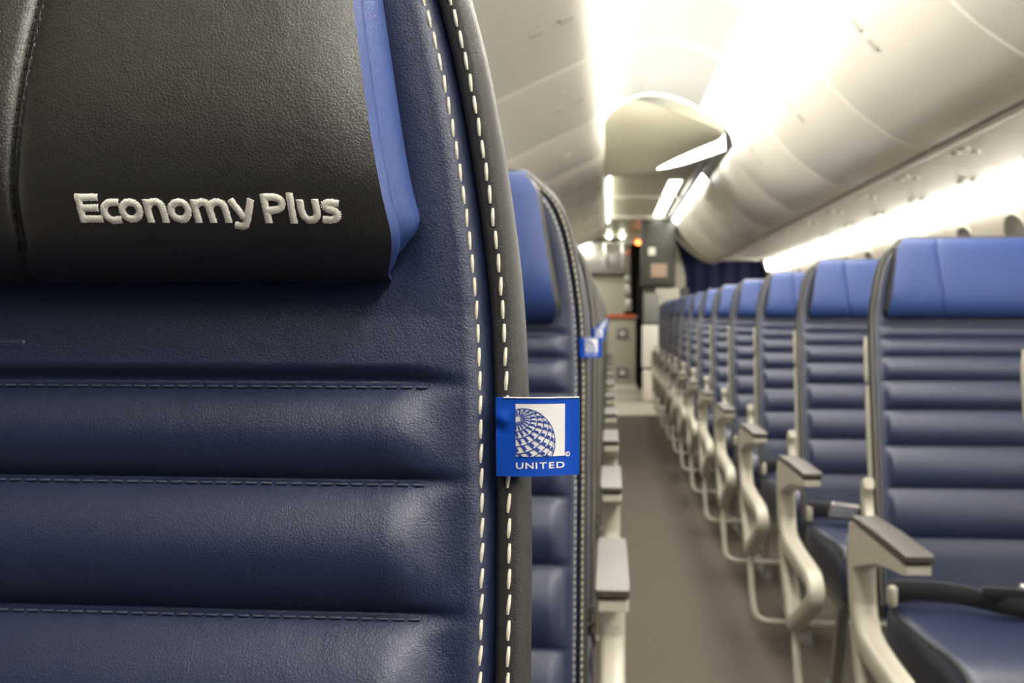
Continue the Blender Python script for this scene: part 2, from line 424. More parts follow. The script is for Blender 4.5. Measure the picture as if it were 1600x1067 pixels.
for i, (a, b) in enumerate(zip(ys2[:-1], ys2[1:])):
    t = ('closed cream centre bin over the near seat, ' + ['behind the viewer', 'beside the viewer', 'just ahead of the viewer'][i]) if i < 3 else 'closed cream centre overhead bin on the left, %s from the camera' % ORD[i - 3]
    overhead_bin('L', a, b, t)
# bin lip rail, service panels
e = MB().prism([(1.222, 1.640), (1.235, 1.652), (1.262, 1.652), (1.262, 1.640)], Y0, Y1).build('trim_30', 'dark', smooth=False); tag_(e, kind='structure', label='dark gap under the right bin doors')
pr = [(1.250 + 0.016 * math.cos(t), 1.634 + 0.012 * math.sin(t)) for t in np.linspace(0, 2 * math.pi, 13)[:-1]]
e = MB().prism(pr, Y0, Y1).build('trim_31', 'psu'); tag_(e, kind='structure', label='rounded rail under the right bin doors')
for i in range(14):
    y0 = 0.62 + i * 0.82; y1 = y0 + 0.82
    if y1 > 13.4: y1 = 13.4
    if i == 0: y0 = Y0
    sp = empty('overhead_console', (1.5, y0, 1.63))
    tag_(sp, 'grey service panel under the right bins, ' + (ORD[i] + ' from the camera'), 'overhead console', 'service panels under the right bins'); L = -Vector(sp.location)
    P = smooth_path([(1.266, 1.642), (1.35, 1.636), (1.55, 1.628), (1.75, 1.622), (1.822, 1.628), (1.832, 1.645)], 4)
    MB().prism(P + [(1.832, 1.66), (1.266, 1.66)], y0 + 0.004, y1 - 0.004).build('panel', 'psu', sp, sharp=35, loc=L)
    yb = y1 - 0.40
    for k, (x, dy, r) in enumerate(((1.335, -0.05, 0.02), (1.335, 0.05, 0.02), (1.395, 0.0, 0.017), (1.63, 0.1, 0.024), (1.66, 0.02, 0.018))):
        mb = MB(); R = []
        for rr, dz in ((r, 0.0), (r, -0.006), (r * .75, -0.009), (r * .55, -0.006), (r * .3, -0.008), (0.001, -0.009)):
            R.append([(x + rr * math.cos(t), yb + dy + rr * math.sin(t), 1.634 - (x - 1.33) * 0.03 + dz) for t in np.linspace(0, 2 * math.pi, 13)[:-1]])
        mb.grid(R, closed=True, flip=True).build('air_nozzle' if k < 3 else 'reading_light', 'nozzle', sp, loc=L)
# sidewall wash lamps tucked beside the service panels
SW = smooth_path([(1.853, 1.655), (1.868, 1.60), (1.885, 1.545)], 3)
lampys = [Y0, 0.65, 3.59, 6.53, 9.47, 13.3]
for i, (a, b) in enumerate(zip(lampys[:-1], lampys[1:])):
    lamp('sidewall_light', [(x - 0.001, z) for x, z in SW], a + 0.012, b - 0.012, 'side', 'long glowing light strip above the windows, %s' % ['behind the viewer', 'beside the nearest rows', 'over the middle rows', 'toward the far rows', 'at the far end by the blue curtain'][i], 'sidewall wash lights', 0.01)

# ================================================================== SEATS
W = 0.44
SEAMS = [-0.0185, -0.0445, -0.0790, -0.125, -0.180, -0.247, -0.325, -0.415]
INS_H = [-0.60, -0.06, 0.0, 0.025, 0.052, 0.070, 0.087, 0.110, 0.130, 0.145, 0.152, 0.155]
INS_X = [0.0, 0.0, 0.0025, 0.0055, 0.010, 0.0135, 0.0175, 0.025, 0.036, 0.052, 0.066, 0.080]
HB = -0.56
def recl(h):
    h = np.asarray(h, float)
    return np.where(h < 0, h * 0.20, h * 0.12)
# outline of the seat back, bottom right -> top -> bottom left, evenly resampled
_h = np.linspace(HB, 0.155, 400)
_ix = np.interp(_h, INS_H, INS_X)
k_ = np.ones(25) / 25
_ix = np.convolve(np.pad(_ix, 12, mode='edge'), k_, 'valid')
_ix[-1] = 0.080
right = np.stack([W - _ix, _h], 1); left = np.stack([_ix, _h], 1)[::-1]
top = np.stack([np.linspace(right[-1, 0], left[0, 0], 60)[1:-1], np.full(58, 0.155)], 1)
OUT = np.concatenate([right, top, left])
def resample(P, step):
    d = np.r_[0, np.cumsum(np.linalg.norm(np.diff(P, axis=0), axis=1))]
    n = max(2, int(round(d[-1] / step)) + 1); s = np.linspace(0, d[-1], n)
    return np.stack([np.interp(s, d, P[:, 0]), np.interp(s, d, P[:, 1])], 1)
def offset(P, e):
    """e > 0 inward (path runs counter-clockwise seen from the front with x right, h up)"""
    T = np.gradient(P, axis=0)
    for _ in range(3): T[1:-1] = (T[:-2] + T[1:-1] * 2 + T[2:]) / 4
    T /= np.linalg.norm(T, axis=1, keepdims=True)
    N = np.stack([-T[:, 1], T[:, 0]], 1)
    return P + N * e
BORD = 0.009
_in = offset(OUT, BORD)
_inr = _in[_in[:, 0] > W / 2]
_o = np.argsort(_inr[:, 1])
def in_x(h):
    return W - np.interp(h, _inr[_o, 1], _inr[_o, 0])          # inner edge inset at height h
HTOP = 0.155 - BORD
def out_inset(h): return np.interp(h, _h, _ix)
def back_y(x, h):
    """front surface of the padded back at (x, h); negative is toward the viewer"""
    x = np.asarray(x, float); h = np.asarray(h, float)
    e = np.minimum(x, W - x) - out_inset(h)                     # distance from the outer edge
    y = recl(h).copy()
    y = y + 0.0022 * np.exp(-((e - BORD) / 0.0016) ** 2)         # groove beside the border
    y = y - 0.0034 * sst(BORD, 0.0145, e)
    y = y + 0.0007 * np.exp(-((e - 0.0128) / 0.0009) ** 2)       # pulled in along the stitch line
    q = sst(0.0225, 0.036, e)
    edges = [HTOP + 0.05] + SEAMS + [HB - 0.1]
    bul = np.zeros_like(y)
    for a, b in zip(edges[:-1], edges[1:]):
        t = (a - h) / (a - b); m = (t >= 0) & (t < 1)
        if a == edges[0]:
            A = 0.0036; s = sst(0, 0.0055, h - b) * (1 - 0.9 * sst(0.003, 0.055, h - b))                 # flat field above the first seam
        elif b == edges[-1]:
            A = 0.006; s = sst(0, 0.03, a - h)
        else:
            A = min(0.27 * (a - b), 0.0145); s = np.clip(1 - np.abs(2 * t - 1) ** 2.0, 0, 1) ** 0.80
        bul = np.where(m, A * s, bul)
    y = y - q * (bul - 0.0035)
    # puckers at the seam ends
    for sh in SEAMS:
        y = y + 0.0016 * np.exp(-((e - 0.026) / 0.006) ** 2) * np.exp(-((h - sh) / 0.0022) ** 2)
    return y
def back_part(parent, nx, nh, fine=False):
    hs = np.r_[np.linspace(HB, -0.12, nh // 2, endpoint=False), np.linspace(-0.12, HTOP, nh)] if fine else np.linspace(HB, HTOP, nh)
    if not fine:
        hs = np.unique(np.round(np.r_[hs, [s + d for s in SEAMS for d in (-0.004, 0, 0.004)]], 5))
    rows = []
    for h in hs:
        a = in_x(h)
        u = np.linspace(0, 1, nx)
        edge = np.array([0, 0.002, 0.004, 0.0055, 0.008, 0.011, 0.014, 0.018, 0.022, 0.026])
        xm = np.linspace(0.030, W - 2 * a - 0.030, nx)
        xs = a + np.r_[edge, xm, (W - 2 * a) - edge[::-1]]
        ys = back_y(xs, np.full_like(xs, h))
        rows.append(np.stack([xs, ys, np.full_like(xs, CAMZ + h)], 1))
    return MB().grid(rows).build('backrest', 'navy', parent)
def border_part(parent, step):
    P = resample(OUT, step)
    prof = [(0.0096, 0.0045), (0.0092, 0.0012), (0.0086, -0.0012), (0.0074, -0.0025), (0.0055, -0.0021), (0.0040, -0.0025), (0.0022, -0.0012), (0.0008, 0.0016), (0.0, 0.006), (0.0012, 0.014), (0.0040, 0.026), (0.0080, 0.042), (0.012, 0.052)]
    rings = []
    for e, d in prof:
        Q = offset(P, e)
        rings.append(np.stack([Q[:, 0], recl(Q[:, 1]) + d, CAMZ + Q[:, 1]], 1))
    return MB().grid(rings).build('border_trim', 'charcoal', parent)
def shell_part(parent):
    P = resample(OUT, 0.02); Q = offset(P, 0.012); n = len(Q)
    mb = MB(); rows = []
    hs = np.linspace(HB, 0.148, 30)
    for h in hs:
        a = float(out_inset(h)) + 0.012
        xs = np.linspace(a, W - a, 12)
        rows.append([(x, float(recl(h)) + 0.050 + 0.018 * max(0.0, math.sin(math.pi * (x - a) / (W - 2 * a))) ** 0.5, CAMZ + h) for x in xs])
    return mb.grid(rows, flip=True).build('back_shell', 'shell', parent)

def stitch_points(e, period, surf, hmin=HB + 0.02):
    P = resample(offset(OUT, e), period)
    T = np.gradient(P, axis=0); T /= np.linalg.norm(T, axis=1, keepdims=True)
    out = []
    for p, t in zip(P, T):
        if p[1] < hmin: continue
        y = float(surf(p[0], p[1]))
        out.append((p, t, y))
    return out
def stitch_mb(L=0.0050, r=0.00056, n=7):
    path = []
    for k in range(n):
        u = k / (n - 1); path.append((0, -0.00042 * max(0.0, math.sin(math.pi * u)) ** 0.8 + 0.0003, (u - 0.5) * L))
    prof = lambda u: [(a * (0.45 + 0.55 * math.sin(math.pi * min(max(u, 0.06), 0.94)) ** 0.5), b * (0.45 + 0.55 * math.sin(math.pi * min(max(u, 0.06), 0.94)) ** 0.5)) for a, b in circ(r, 7)]
    return MB().tube(path, prof, ref=(1, 0, 0))
def bord_y(x, h): return float(recl(h)) - 0.0024
PERIOD = 0.00645
def stitches(parent_back, parent_bord, single):
    proto = stitch_mb()
    me = None
    for e, surf, par in ((0.0128, lambda x, h: back_y(np.array([x]), np.array([h]))[0], parent_back), (0.0055, bord_y, parent_bord)):
        rest = MB()
        for p, t, y in stitch_points(e, PERIOD, surf):
            slant = 0.10
            tx, th = t
            th_, tx_ = (th, tx)
            ang = math.atan2(-tx_, th_) if th_ >= 0 else math.atan2(tx_, -th_)
            loc = Vector((p[0], y - 0.0002, CAMZ + p[1]))
            rot = Euler((0, -ang + slant + random.uniform(-.04, .04), 0)).to_matrix().to_4x4()
            if single and p[0] > W / 2 and -0.115 < p[1] < 0.105:
                if me is None:
                    o = proto.build('stitch', 'thread', par); me = o.data
                else:
                    o = bpy.data.objects.new('stitch', me); C.objects.link(o); o.parent = par
                slope = 0.20 if p[1] < 0 else 0.12
                o.matrix_local = Matrix.Translation(loc) @ rot @ Euler((-math.atan(slope), 0, 0)).to_matrix().to_4x4()
            else:
                # coarse stitch for the joined strip
                mtx = Matrix.Translation(loc) @ rot
                b = len(rest.v); L, r = 0.0024, 0.0006
                for zz in (-L, L):
                    rest.v += [tuple(mtx @ Vector(q)) for q in ((-r, 0.0003, zz), (0, -r, zz), (r, 0.0003, zz))]
                rest.f += [(b, b + 1, b + 4, b + 3), (b + 1, b + 2, b + 5, b + 4), (b, b + 2, b + 1), (b + 3, b + 4, b + 5)]
        if rest.v:
            tag_(rest.build('stitching', 'thread', par), kind='stuff')
def seam_thread(parent, fine):
    mb = MB(); per = 0.0042 if fine else 0.01
    for sh in SEAMS[:3] if fine else []:
        x = 0.03
        while x < W - 0.030:
            xs = np.linspace(x, x + per * 0.72, 4)
            ys = back_y(xs, np.full(4, sh - 0.0013))
            mb.tube([(a, b - 0.00025 - 0.0002 * math.sin(math.pi * i / 3), CAMZ + sh - 0.0011) for i, (a, b) in enumerate(zip(xs, ys))], circ(0.00042, 5), ref=(0, 0, 1))
            x += per
    if mb.v: tag_(mb.build('seam_stitching', 'dthread', parent), kind='stuff')

# ---- headrest
HH = np.array([0.151, 0.150, 0.146, 0.138, 0.125, 0.10, 0.078, 0.060, 0.046, 0.034, 0.024, 0.015, 0.008, 0.003, 0.001, 0.0])
HT = np.array([0.001, 0.006, 0.0115, 0.0160, 0.0190, 0.0228, 0.0256, 0.0272, 0.0277, 0.0272, 0.0258, 0.0226, 0.0180, 0.0122, 0.0062, 0.0])
HT = HT * 1.38
HB0 = 0.0
_hp = None
def set_head(bottom):
    """slide the lower edge of the headrest pad to this height"""
    global _hp, HB0, HHc
    HB0 = bottom
    HHc = np.where(HH < 0.10, 0.10 - (0.10 - HH) * (0.10 - bottom) / 0.10, HH)
    _hp = np.array(smooth_path([(a, b) for a, b in zip(HHc, HT)], 4))
def head_seam(h): return 0.0995 - (h - 0.02) / 0.065 * 0.0165
def head_edge(h): return 0.0338 + (h - 0.015) / 0.119 * 0.0205 + 0.010 * float(sst(0.128, 0.151, h)) + 0.007 * (1 - float(np.clip((h - HB0) / 0.014, 0, 1))) ** 2
def head_front(x, h):
    """front face y at (x, h) for the flat upper part of the pad"""
    hf = _hp[:, 0]; tf = _hp[:, 1]
    t = float(np.interp(-h, -hf, tf))
    a = head_edge(h); e = min(x, W - x) - a
    t *= 1 - 0.06 * (1 - min(1, max(0, e / 0.02))) ** 2
    for s in (a + head_seam(h), W - a - head_seam(h)):
        t -= 0.0030 * math.exp(-((x - s) / 0.0011) ** 2) + 0.0012 * math.exp(-((x - s) / 0.006) ** 2)
    return float(recl(h)) - t
def headrest(parent, face, sidem, fine):
    prof = _hp if fine else np.array([(a, b) for a, b in zip(HHc, HT)])
    rows = []
    for h, t0 in prof:
        a = head_edge(h)
        s = head_seam(h) / 0.084
        loc = [0, .001, .003, .007, .015, .03, .05, .070, .077, .080, .082, .0828, .0834, .084, .0846, .0852, .086, .088, .091, .098, .125, .15]
        xs = [a + (v * s if v < 0.1 else v) if v > 0.02 else a + v for v in loc]; xs = xs + [W - v for v in xs[::-1]]
        row = []
        tt = t0 / max(float(np.interp(-h, -_hp[:, 0], _hp[:, 1])), 1e-6)
        for x in xs:
            base = float(recl(h)); full = base - head_front(x, h)
            sc = 1.0 if t0 > 0.0165 else t0 / max(full, 1e-5) if full > t0 else 1.0
            row.append((x, base - (full if sc == 1.0 else t0), CAMZ + h))
        rows.append(row)
    hd = MB().grid(rows).build('headrest', face, parent)
    # side gussets: piping strip, stitched groove, then a fuller bulge
    R = [0, .05, .10, .16, .21, .25, .28, .31, .36, .45, .58, .70, .82, .92, 1.0]
    BX = [0, .0008, .0018, .0024, .0024, .0018, .0012, .0018, .0036, .0060, .0078, .0082, .0070, .0045, .0010]
    for sd in (0, 1):
        rows = []
        for h, t0 in prof:
            a = head_edge(h); x0 = a if sd == 0 else W - a
            yf = float(recl(h)) - (float(recl(h)) - head_front(x0, h) if t0 > 0.0165 else t0)
            k4 = h - HB0; hb = min(HB0 + 0.020 + k4 * k4 / 0.08 if k4 < 0.04 else h, 0.138); yb = float(recl(hb)) + 0.0006
            tap = float(sst(0.0, 0.030, t0))
            row = []
            for r, bx in zip(R, BX):
                rr = r
                x = x0 + (1 if sd else -1) * (bx * (0.25 + 0.75 * tap) - 0.0062 * r)
                row.append((x, yf + (yb - yf) * rr, CAMZ + h + (hb - h) * rr ** 1.5))
            rows.append(row)
        MB().grid(rows, flip=(sd == 0)).build('side_gusset', sidem, hd)
    # seam thread beside the upright seams
    mb = MB()
    if fine:
        for s in (0, 1):
            for h in np.arange(HB0 + 0.008, 0.14, 0.0036):
                for dx in (-0.0009, 0.0010):
                    a = head_edge(h) + head_seam(h); x = (a if s == 0 else W - a) + dx
                    a2 = head_edge(h + .0024) + head_seam(h + .0024); x2 = (a2 if s == 0 else W - a2) + dx
                    mb.tube([(x, head_front(x, h) - 0.0002, CAMZ + h), (x2, head_front(x2, h + .0024) - 0.0002, CAMZ + h + .0024)], circ(0.0004, 5))
        tag_(mb.build('seam_stitching', 'gap', hd), kind='stuff')
    return hd

# ---- lettering
def text_tris(body):
    cu = bpy.data.curves.new('t', 'FONT'); cu.body = body; cu.fill_mode = 'FRONT'; cu.resolution_u = 4
    cu.offset = 0.018
    o = bpy.data.objects.new('t', cu); C.objects.link(o)
    dg = bpy.context.evaluated_depsgraph_get(); dg.update()
    me = bpy.data.meshes.new_from_object(o.evaluated_get(dg))
    me.calc_loop_triangles()
    V = np.array([v.co[:2] for v in me.vertices]); T = [tuple(t.vertices) for t in me.loop_triangles]
    bpy.data.objects.remove(o); bpy.data.curves.remove(cu); bpy.data.meshes.remove(me)
    return V, T
K7 = 1600 / 220.0
def ell(cx, cy, a, b, n=26): return [(cx + a * math.sin(2 * math.pi * i / n), cy - b * math.cos(2 * math.pi * i / n)) for i in range(n + 1)]
STROKES = [[(112, 92), (130, 394)], [(82, 123), (330, 121)], [(125, 240), (322, 237)], [(115, 363), (352, 359)],
    [(562, 178), (470, 180), (402, 215), (384, 280), (408, 340), (472, 374), (565, 366)],
    ell(694, 268, 101, 94),
    [(882, 152), (905, 397)], [(898, 222), (940, 180), (1000, 172), (1053, 212), (1070, 290), (1077, 397)],
    ell(1255, 269, 99, 96)]
STROKES2 = [[(-100, 155), (-72, 398)], [(-85, 225), (-40, 180), (15, 172), (55, 207), (80, 290), (97, 398)], [(78, 235), (115, 187), (170, 173), (228, 195), (255, 270), (272, 398)],
    [(325, 150), (455, 350)], [(557, 150), (505, 320), (465, 415), (420, 438), (345, 425)],
    [(705, 92), (735, 402)], [(705, 123), (830, 120), (895, 150), (912, 200), (882, 245), (800, 264), (720, 268)],
    [(1004, 78), (1024, 405)],
    [(1118, 155), (1130, 285), (1165, 352), (1222, 372), (1280, 350), (1305, 285), (1287, 150)],
    [(1550, 187), (1470, 178), (1400, 190), (1388, 220), (1430, 250), (1508, 275), (1535, 312), (1508, 355), (1440, 370), (1365, 364)]]
def embroidery(parent, hd):
    """satin stitch: short threads laid across every stroke of the letters"""
    mb = MB()
    for ox, SS in ((100, STROKES), (310, STROKES2)):
        for st in SS:
            P = np.array(smooth_path(st, 8) if len(st) > 2 else st, float)
            P = np.stack([ox + P[:, 0] / K7, 290 + P[:, 1] / K7], 1)
            P = resample(P, 1.75)
            T = np.gradient(P, axis=0); T /= np.linalg.norm(T, axis=1, keepdims=True)
            for p, t in zip(P, T):
                n = np.array([-t[1], t[0]]); hw = 5.1
                a = p - n * (hw + random.uniform(-0.5, 0.6)) + t * 0.5; b = p + n * (hw + random.uniform(-0.5, 0.6)) - t * 0.5
                path = []
                for k in range(6):
                    u = k / 5; q = a + (b - a) * u
                    X, Z = at_depth(q[0], q[1], NEAR_Y - 0.034)
                    x, h = X - NEAR_X, Z - CAMZ
                    lift = 0.0007 * math.sin(math.pi * (0.05 + 0.9 * u)) ** 0.4
                    path.append((x, head_front(x, h) - lift + 0.00012, Z))
                mb.tube(path, circ(0.00019, 5), ref=(0, 1, 0))
    o = mb.build('embroidered_lettering', 'embroid', hd)
    o['label'] = 'white embroidered words Economy Plus'

# ---- woven label
def clip_poly(poly, x0, x1, y0, y1):
    for ax, lim, s in ((0, x0, 1), (0, x1, -1), (1, y0, 1), (1, y1, -1)):
        out = []
        for i in range(len(poly)):
            a = poly[i - 1]; b = poly[i]
            ia = (a[ax] - lim) * s >= 0; ib = (b[ax] - lim) * s >= 0
            if ia != ib:
                u = (lim - a[ax]) / (b[ax] - a[ax]); out.append((a[0] + (b[0] - a[0]) * u, a[1] + (b[1] - a[1]) * u))
            if ib: out.append(b)
        poly = out
        if len(poly) < 3: return []
    return poly
TW, TH = 0.0219, 0.0202
def tag_y(u, v):
    """label surface, u to the right 0..1, v up 0..1"""
    return -0.0050 - 0.0022 * math.sin(math.pi * min(1, u * 1.1)) + 0.0016 * u - 0.0013 * math.exp(-((u - 0.06) / 0.07) ** 2) * math.exp(-((v - 0.74) / 0.10) ** 2) + 0.0012 * math.exp(-((u - 0.05) / 0.07) ** 2) * math.exp(-((v - 0.60) / 0.07) ** 2) 
def tag_pt(u, v, off=0.0):
    x = W - 0.0092 + TW * (u * (1 - 0.02 * v * 0)) - 0.0006 * v * (1 - u)
    h = -0.0421 + TH * v + 0.0006 * u * 0 - 0.0004 * (1 - v) * (1 - u)
    return (x, float(recl(h)) + tag_y(u, v) - off, CAMZ + h)
def label_tag(parent, fine):
    n = 24 if fine else 8
    mb = MB(); us = np.linspace(0, 1, n); vs = np.linspace(0, 1, n)
    mb.grid([[tag_pt(u, v) for u in us] for v in vs])
    mb.grid([[tuple(np.array(tag_pt(u, v)) + np.array([0, 0.0012 + 0.0006 * math.sin(math.pi * u), 0])) for u in us] for v in vs], flip=True)
    b0 = [tag_pt(u, 0) for u in us] + [tag_pt(1, v) for v in vs[1:]] + [tag_pt(u, 1) for u in us[::-1][1:]] + [tag_pt(0, v) for v in vs[::-1][1:-1]]
    b1 = [(x, y + 0.0012, z) for x, y, z in b0]
    mb.grid([b0, b1], closed=True, flip=True)
    t = mb.build('fabric_tag', 'tagblue', parent)
    t['label'] = 'blue woven label with a globe emblem and the word UNITED'
    # selvedge along the upper edge
    MB().tube([tag_pt(u, 1.0, 0.0001) for u in np.linspace(0.1, 1, 20)], circ(0.00022, 5), ref=(0, 0, 1)).build('selvedge', 'tagwhite', t)
    u0, u1, v0, v1 = 0.243, 0.828, 0.252, 0.922
    MB().grid([[tag_pt(u, v, 0.00015) for u in np.linspace(u0, u1, n)] for v in np.linspace(v0, v1, n)]).build('emblem_square', 'tagwhite', t)
    # globe: lines and blocks on a ball, clipped to the square
    cx, cy, r = 0.165, 0.272, 0.640
    pole = Vector((-0.20, 0.69, 0.696)).normalized()
    ea = pole.cross(Vector((0, 0, 1))).normalized(); eb = pole.cross(ea).normalized()
    def sph(th, ph): return pole * math.cos(th) + (ea * math.cos(ph) + eb * math.sin(ph)) * math.sin(th)
    ink = MB()
    def put(polyS):
        if min(p.z for p in polyS) < -0.02: return
        q = clip_poly([(cx + r * p.x, cy + r * p.y) for p in polyS], 0, 1, 0, 1)
        if len(q) >= 3: ink.poly([tag_pt(u0 + (u1 - u0) * a, v0 + (v1 - v0) * b, 0.00030) for a, b in q])
    NM, NL = 20, 9
    dth = math.radians(115) / NL; dph = 2 * math.pi / NM
    if fine:
        for i in range(1, NL + 1):
            th = i * dth
            for j in range(NM * 4):
                p0 = j * dph / 4; p1 = p0 + dph / 4
                put([sph(th - 0.017, p0), sph(th - 0.017, p1), sph(th + 0.017, p1), sph(th + 0.017, p0)])
        for j in range(NM):
            for i in range(1, NL * 2 + 1):
                a = i * dth / 2 + 0.0; b = a + dth / 2; tw = lambda q: j * dph + 0.55 * q      # meridians swirl a little
                wd = lambda q: 0.016 / max(math.sin(q), 0.15)
                put([sph(a, tw(a) - wd(a)), sph(a, tw(a) + wd(a)), sph(b, tw(b) + wd(b)), sph(b, tw(b) - wd(b))])
            for i in range(1, NL):
                a = i * dth + 0.02; b = a + dth * 0.62; tw = lambda q: j * dph + 0.55 * q
                s_ = 0.36
                put([sph(a, tw(a)), sph(a, tw(a) + dph * s_), sph(b, tw(b) + dph * s_), sph(b, tw(b))])
        # rim of the ball
        for j in range(120):
            a0 = 2 * math.pi * j / 120; a1 = 2 * math.pi * (j + 1) / 120
            q = clip_poly([(cx + r * k * math.cos(a), cy + r * k * math.sin(a)) for a, k in ((a0, .985), (a1, .985), (a1, 1.01), (a0, 1.01))], 0, 1, 0, 1)
            if len(q) >= 3: ink.poly([tag_pt(u0 + (u1 - u0) * a, v0 + (v1 - v0) * b, 0.00030) for a, b in q])
    else:
        for j in range(16):
            a0 = math.pi * 2 * j / 16
            for k0, k1 in ((0.2, 0.35), (0.5, 0.65), (0.8, 1.0)):
                q = clip_poly([(cx + r * k * math.cos(a), cy + r * k * math.sin(a)) for a, k in ((a0, k0), (a0 + .39, k0), (a0 + .39, k1), (a0, k1))], 0, 1, 0, 1)
                if len(q) >= 3: ink.poly([tag_pt(u0 + (u1 - u0) * a, v0 + (v1 - v0) * b, 0.00030) for a, b in q])
    for fi, fc in enumerate(ink.f):            # face the viewer
        A, B, D = (Vector(ink.v[fc[k]]) for k in (0, 1, 2))
        if (B - A).cross(D - A).y > 0: ink.f[fi] = fc[::-1]
    ink.build('globe_lines', 'tagink', t, smooth=False)
    mb = MB()
    def word(body, ua, ub, va, vb, gap):
        xoff = 0; parts = []
        for ch in body:
            V, T = text_tris(ch)
            parts.append((V - [V[:, 0].min(), 0], T, xoff)); xoff += V[:, 0].max() - V[:, 0].min() + gap
        tot = xoff - gap; hi = max(p[0][:, 1].max() for p in parts); lo = min(p[0][:, 1].min() for p in parts)
        for V, T, xo in parts:
            b = len(mb.v)
            mb.v += [tag_pt(ua + (ub - ua) * (x + xo) / tot, va + (vb - va) * (y - lo) / (hi - lo), 0.00022) for x, y in V]
            mb.f += [tuple(b + k for k in t_) for t_ in T]
    word('UNITED', u0 + 0.002, u1 - 0.002, 0.098, 0.178, 0.17)
    if fine:
        ring = []
        for k in range(17):
            a = 2 * math.pi * k / 16
            ring.append([tag_pt(0.862 + q * math.cos(a), 0.272 + q * 1.1 * math.sin(a), 0.00022) for q in (0.018, 0.029)])
        mb.grid(ring)
        word('R', 0.852, 0.873, 0.258, 0.287, 0)
    mb.build('lettering', 'tagwhite', t, smooth=False)
    return t

# ---- seat bottom, arms, belt
def cushion_parts(parent):
    mb = MB(); rows = []
    def sec(y, top, bot, ins):
        r = 0.022; pts = []
        for cxx, czz, a0 in ((W - 0.004 - ins - r, top - r, 0), (0.004 + ins + r, top - r, 90), (0.004 + ins + r, bot + r, 180), (W - 0.004 - ins - r, bot + r, 270)):
            for a in (0, 22, 45, 68, 90):
                t = math.radians(a0 + a); pts.append((cxx + r * math.cos(t), y, czz + r * math.sin(t)))
        return pts
    prof = [(-0.125, 0.462, 0.37, 0.01), (-0.14, 0.474, 0.365, 0.002), (-0.22, 0.474, 0.36, 0), (-0.36, 0.480, 0.36, 0), (-0.48, 0.490, 0.36, 0), (-0.555, 0.490, 0.365, 0), (-0.585, 0.478, 0.372, 0.002), (-0.602, 0.455, 0.385, 0.006), (-0.606, 0.43, 0.376, 0.010)]
    R = [sec(*p) for p in prof]
    mb.grid(R, closed=True, flip=True); mb.poly(R[0]); mb.poly(R[-1][::-1])
    cu = mb.build('cushion', 'navy', parent, sharp=60)
    for x in (0.012, W - 0.012):
        MB().tube(smooth_path([(x, y, t - 0.008) for y, t, b, i in prof[1:7]], 3), circ(0.004, 6)).build('piping', 'charcoal', cu)
    MB().box((0.02, -0.52, 0.33), (W - 0.02, -0.10, 0.364), 0.01).build('seat_pan', 'shell', parent)
    return cu
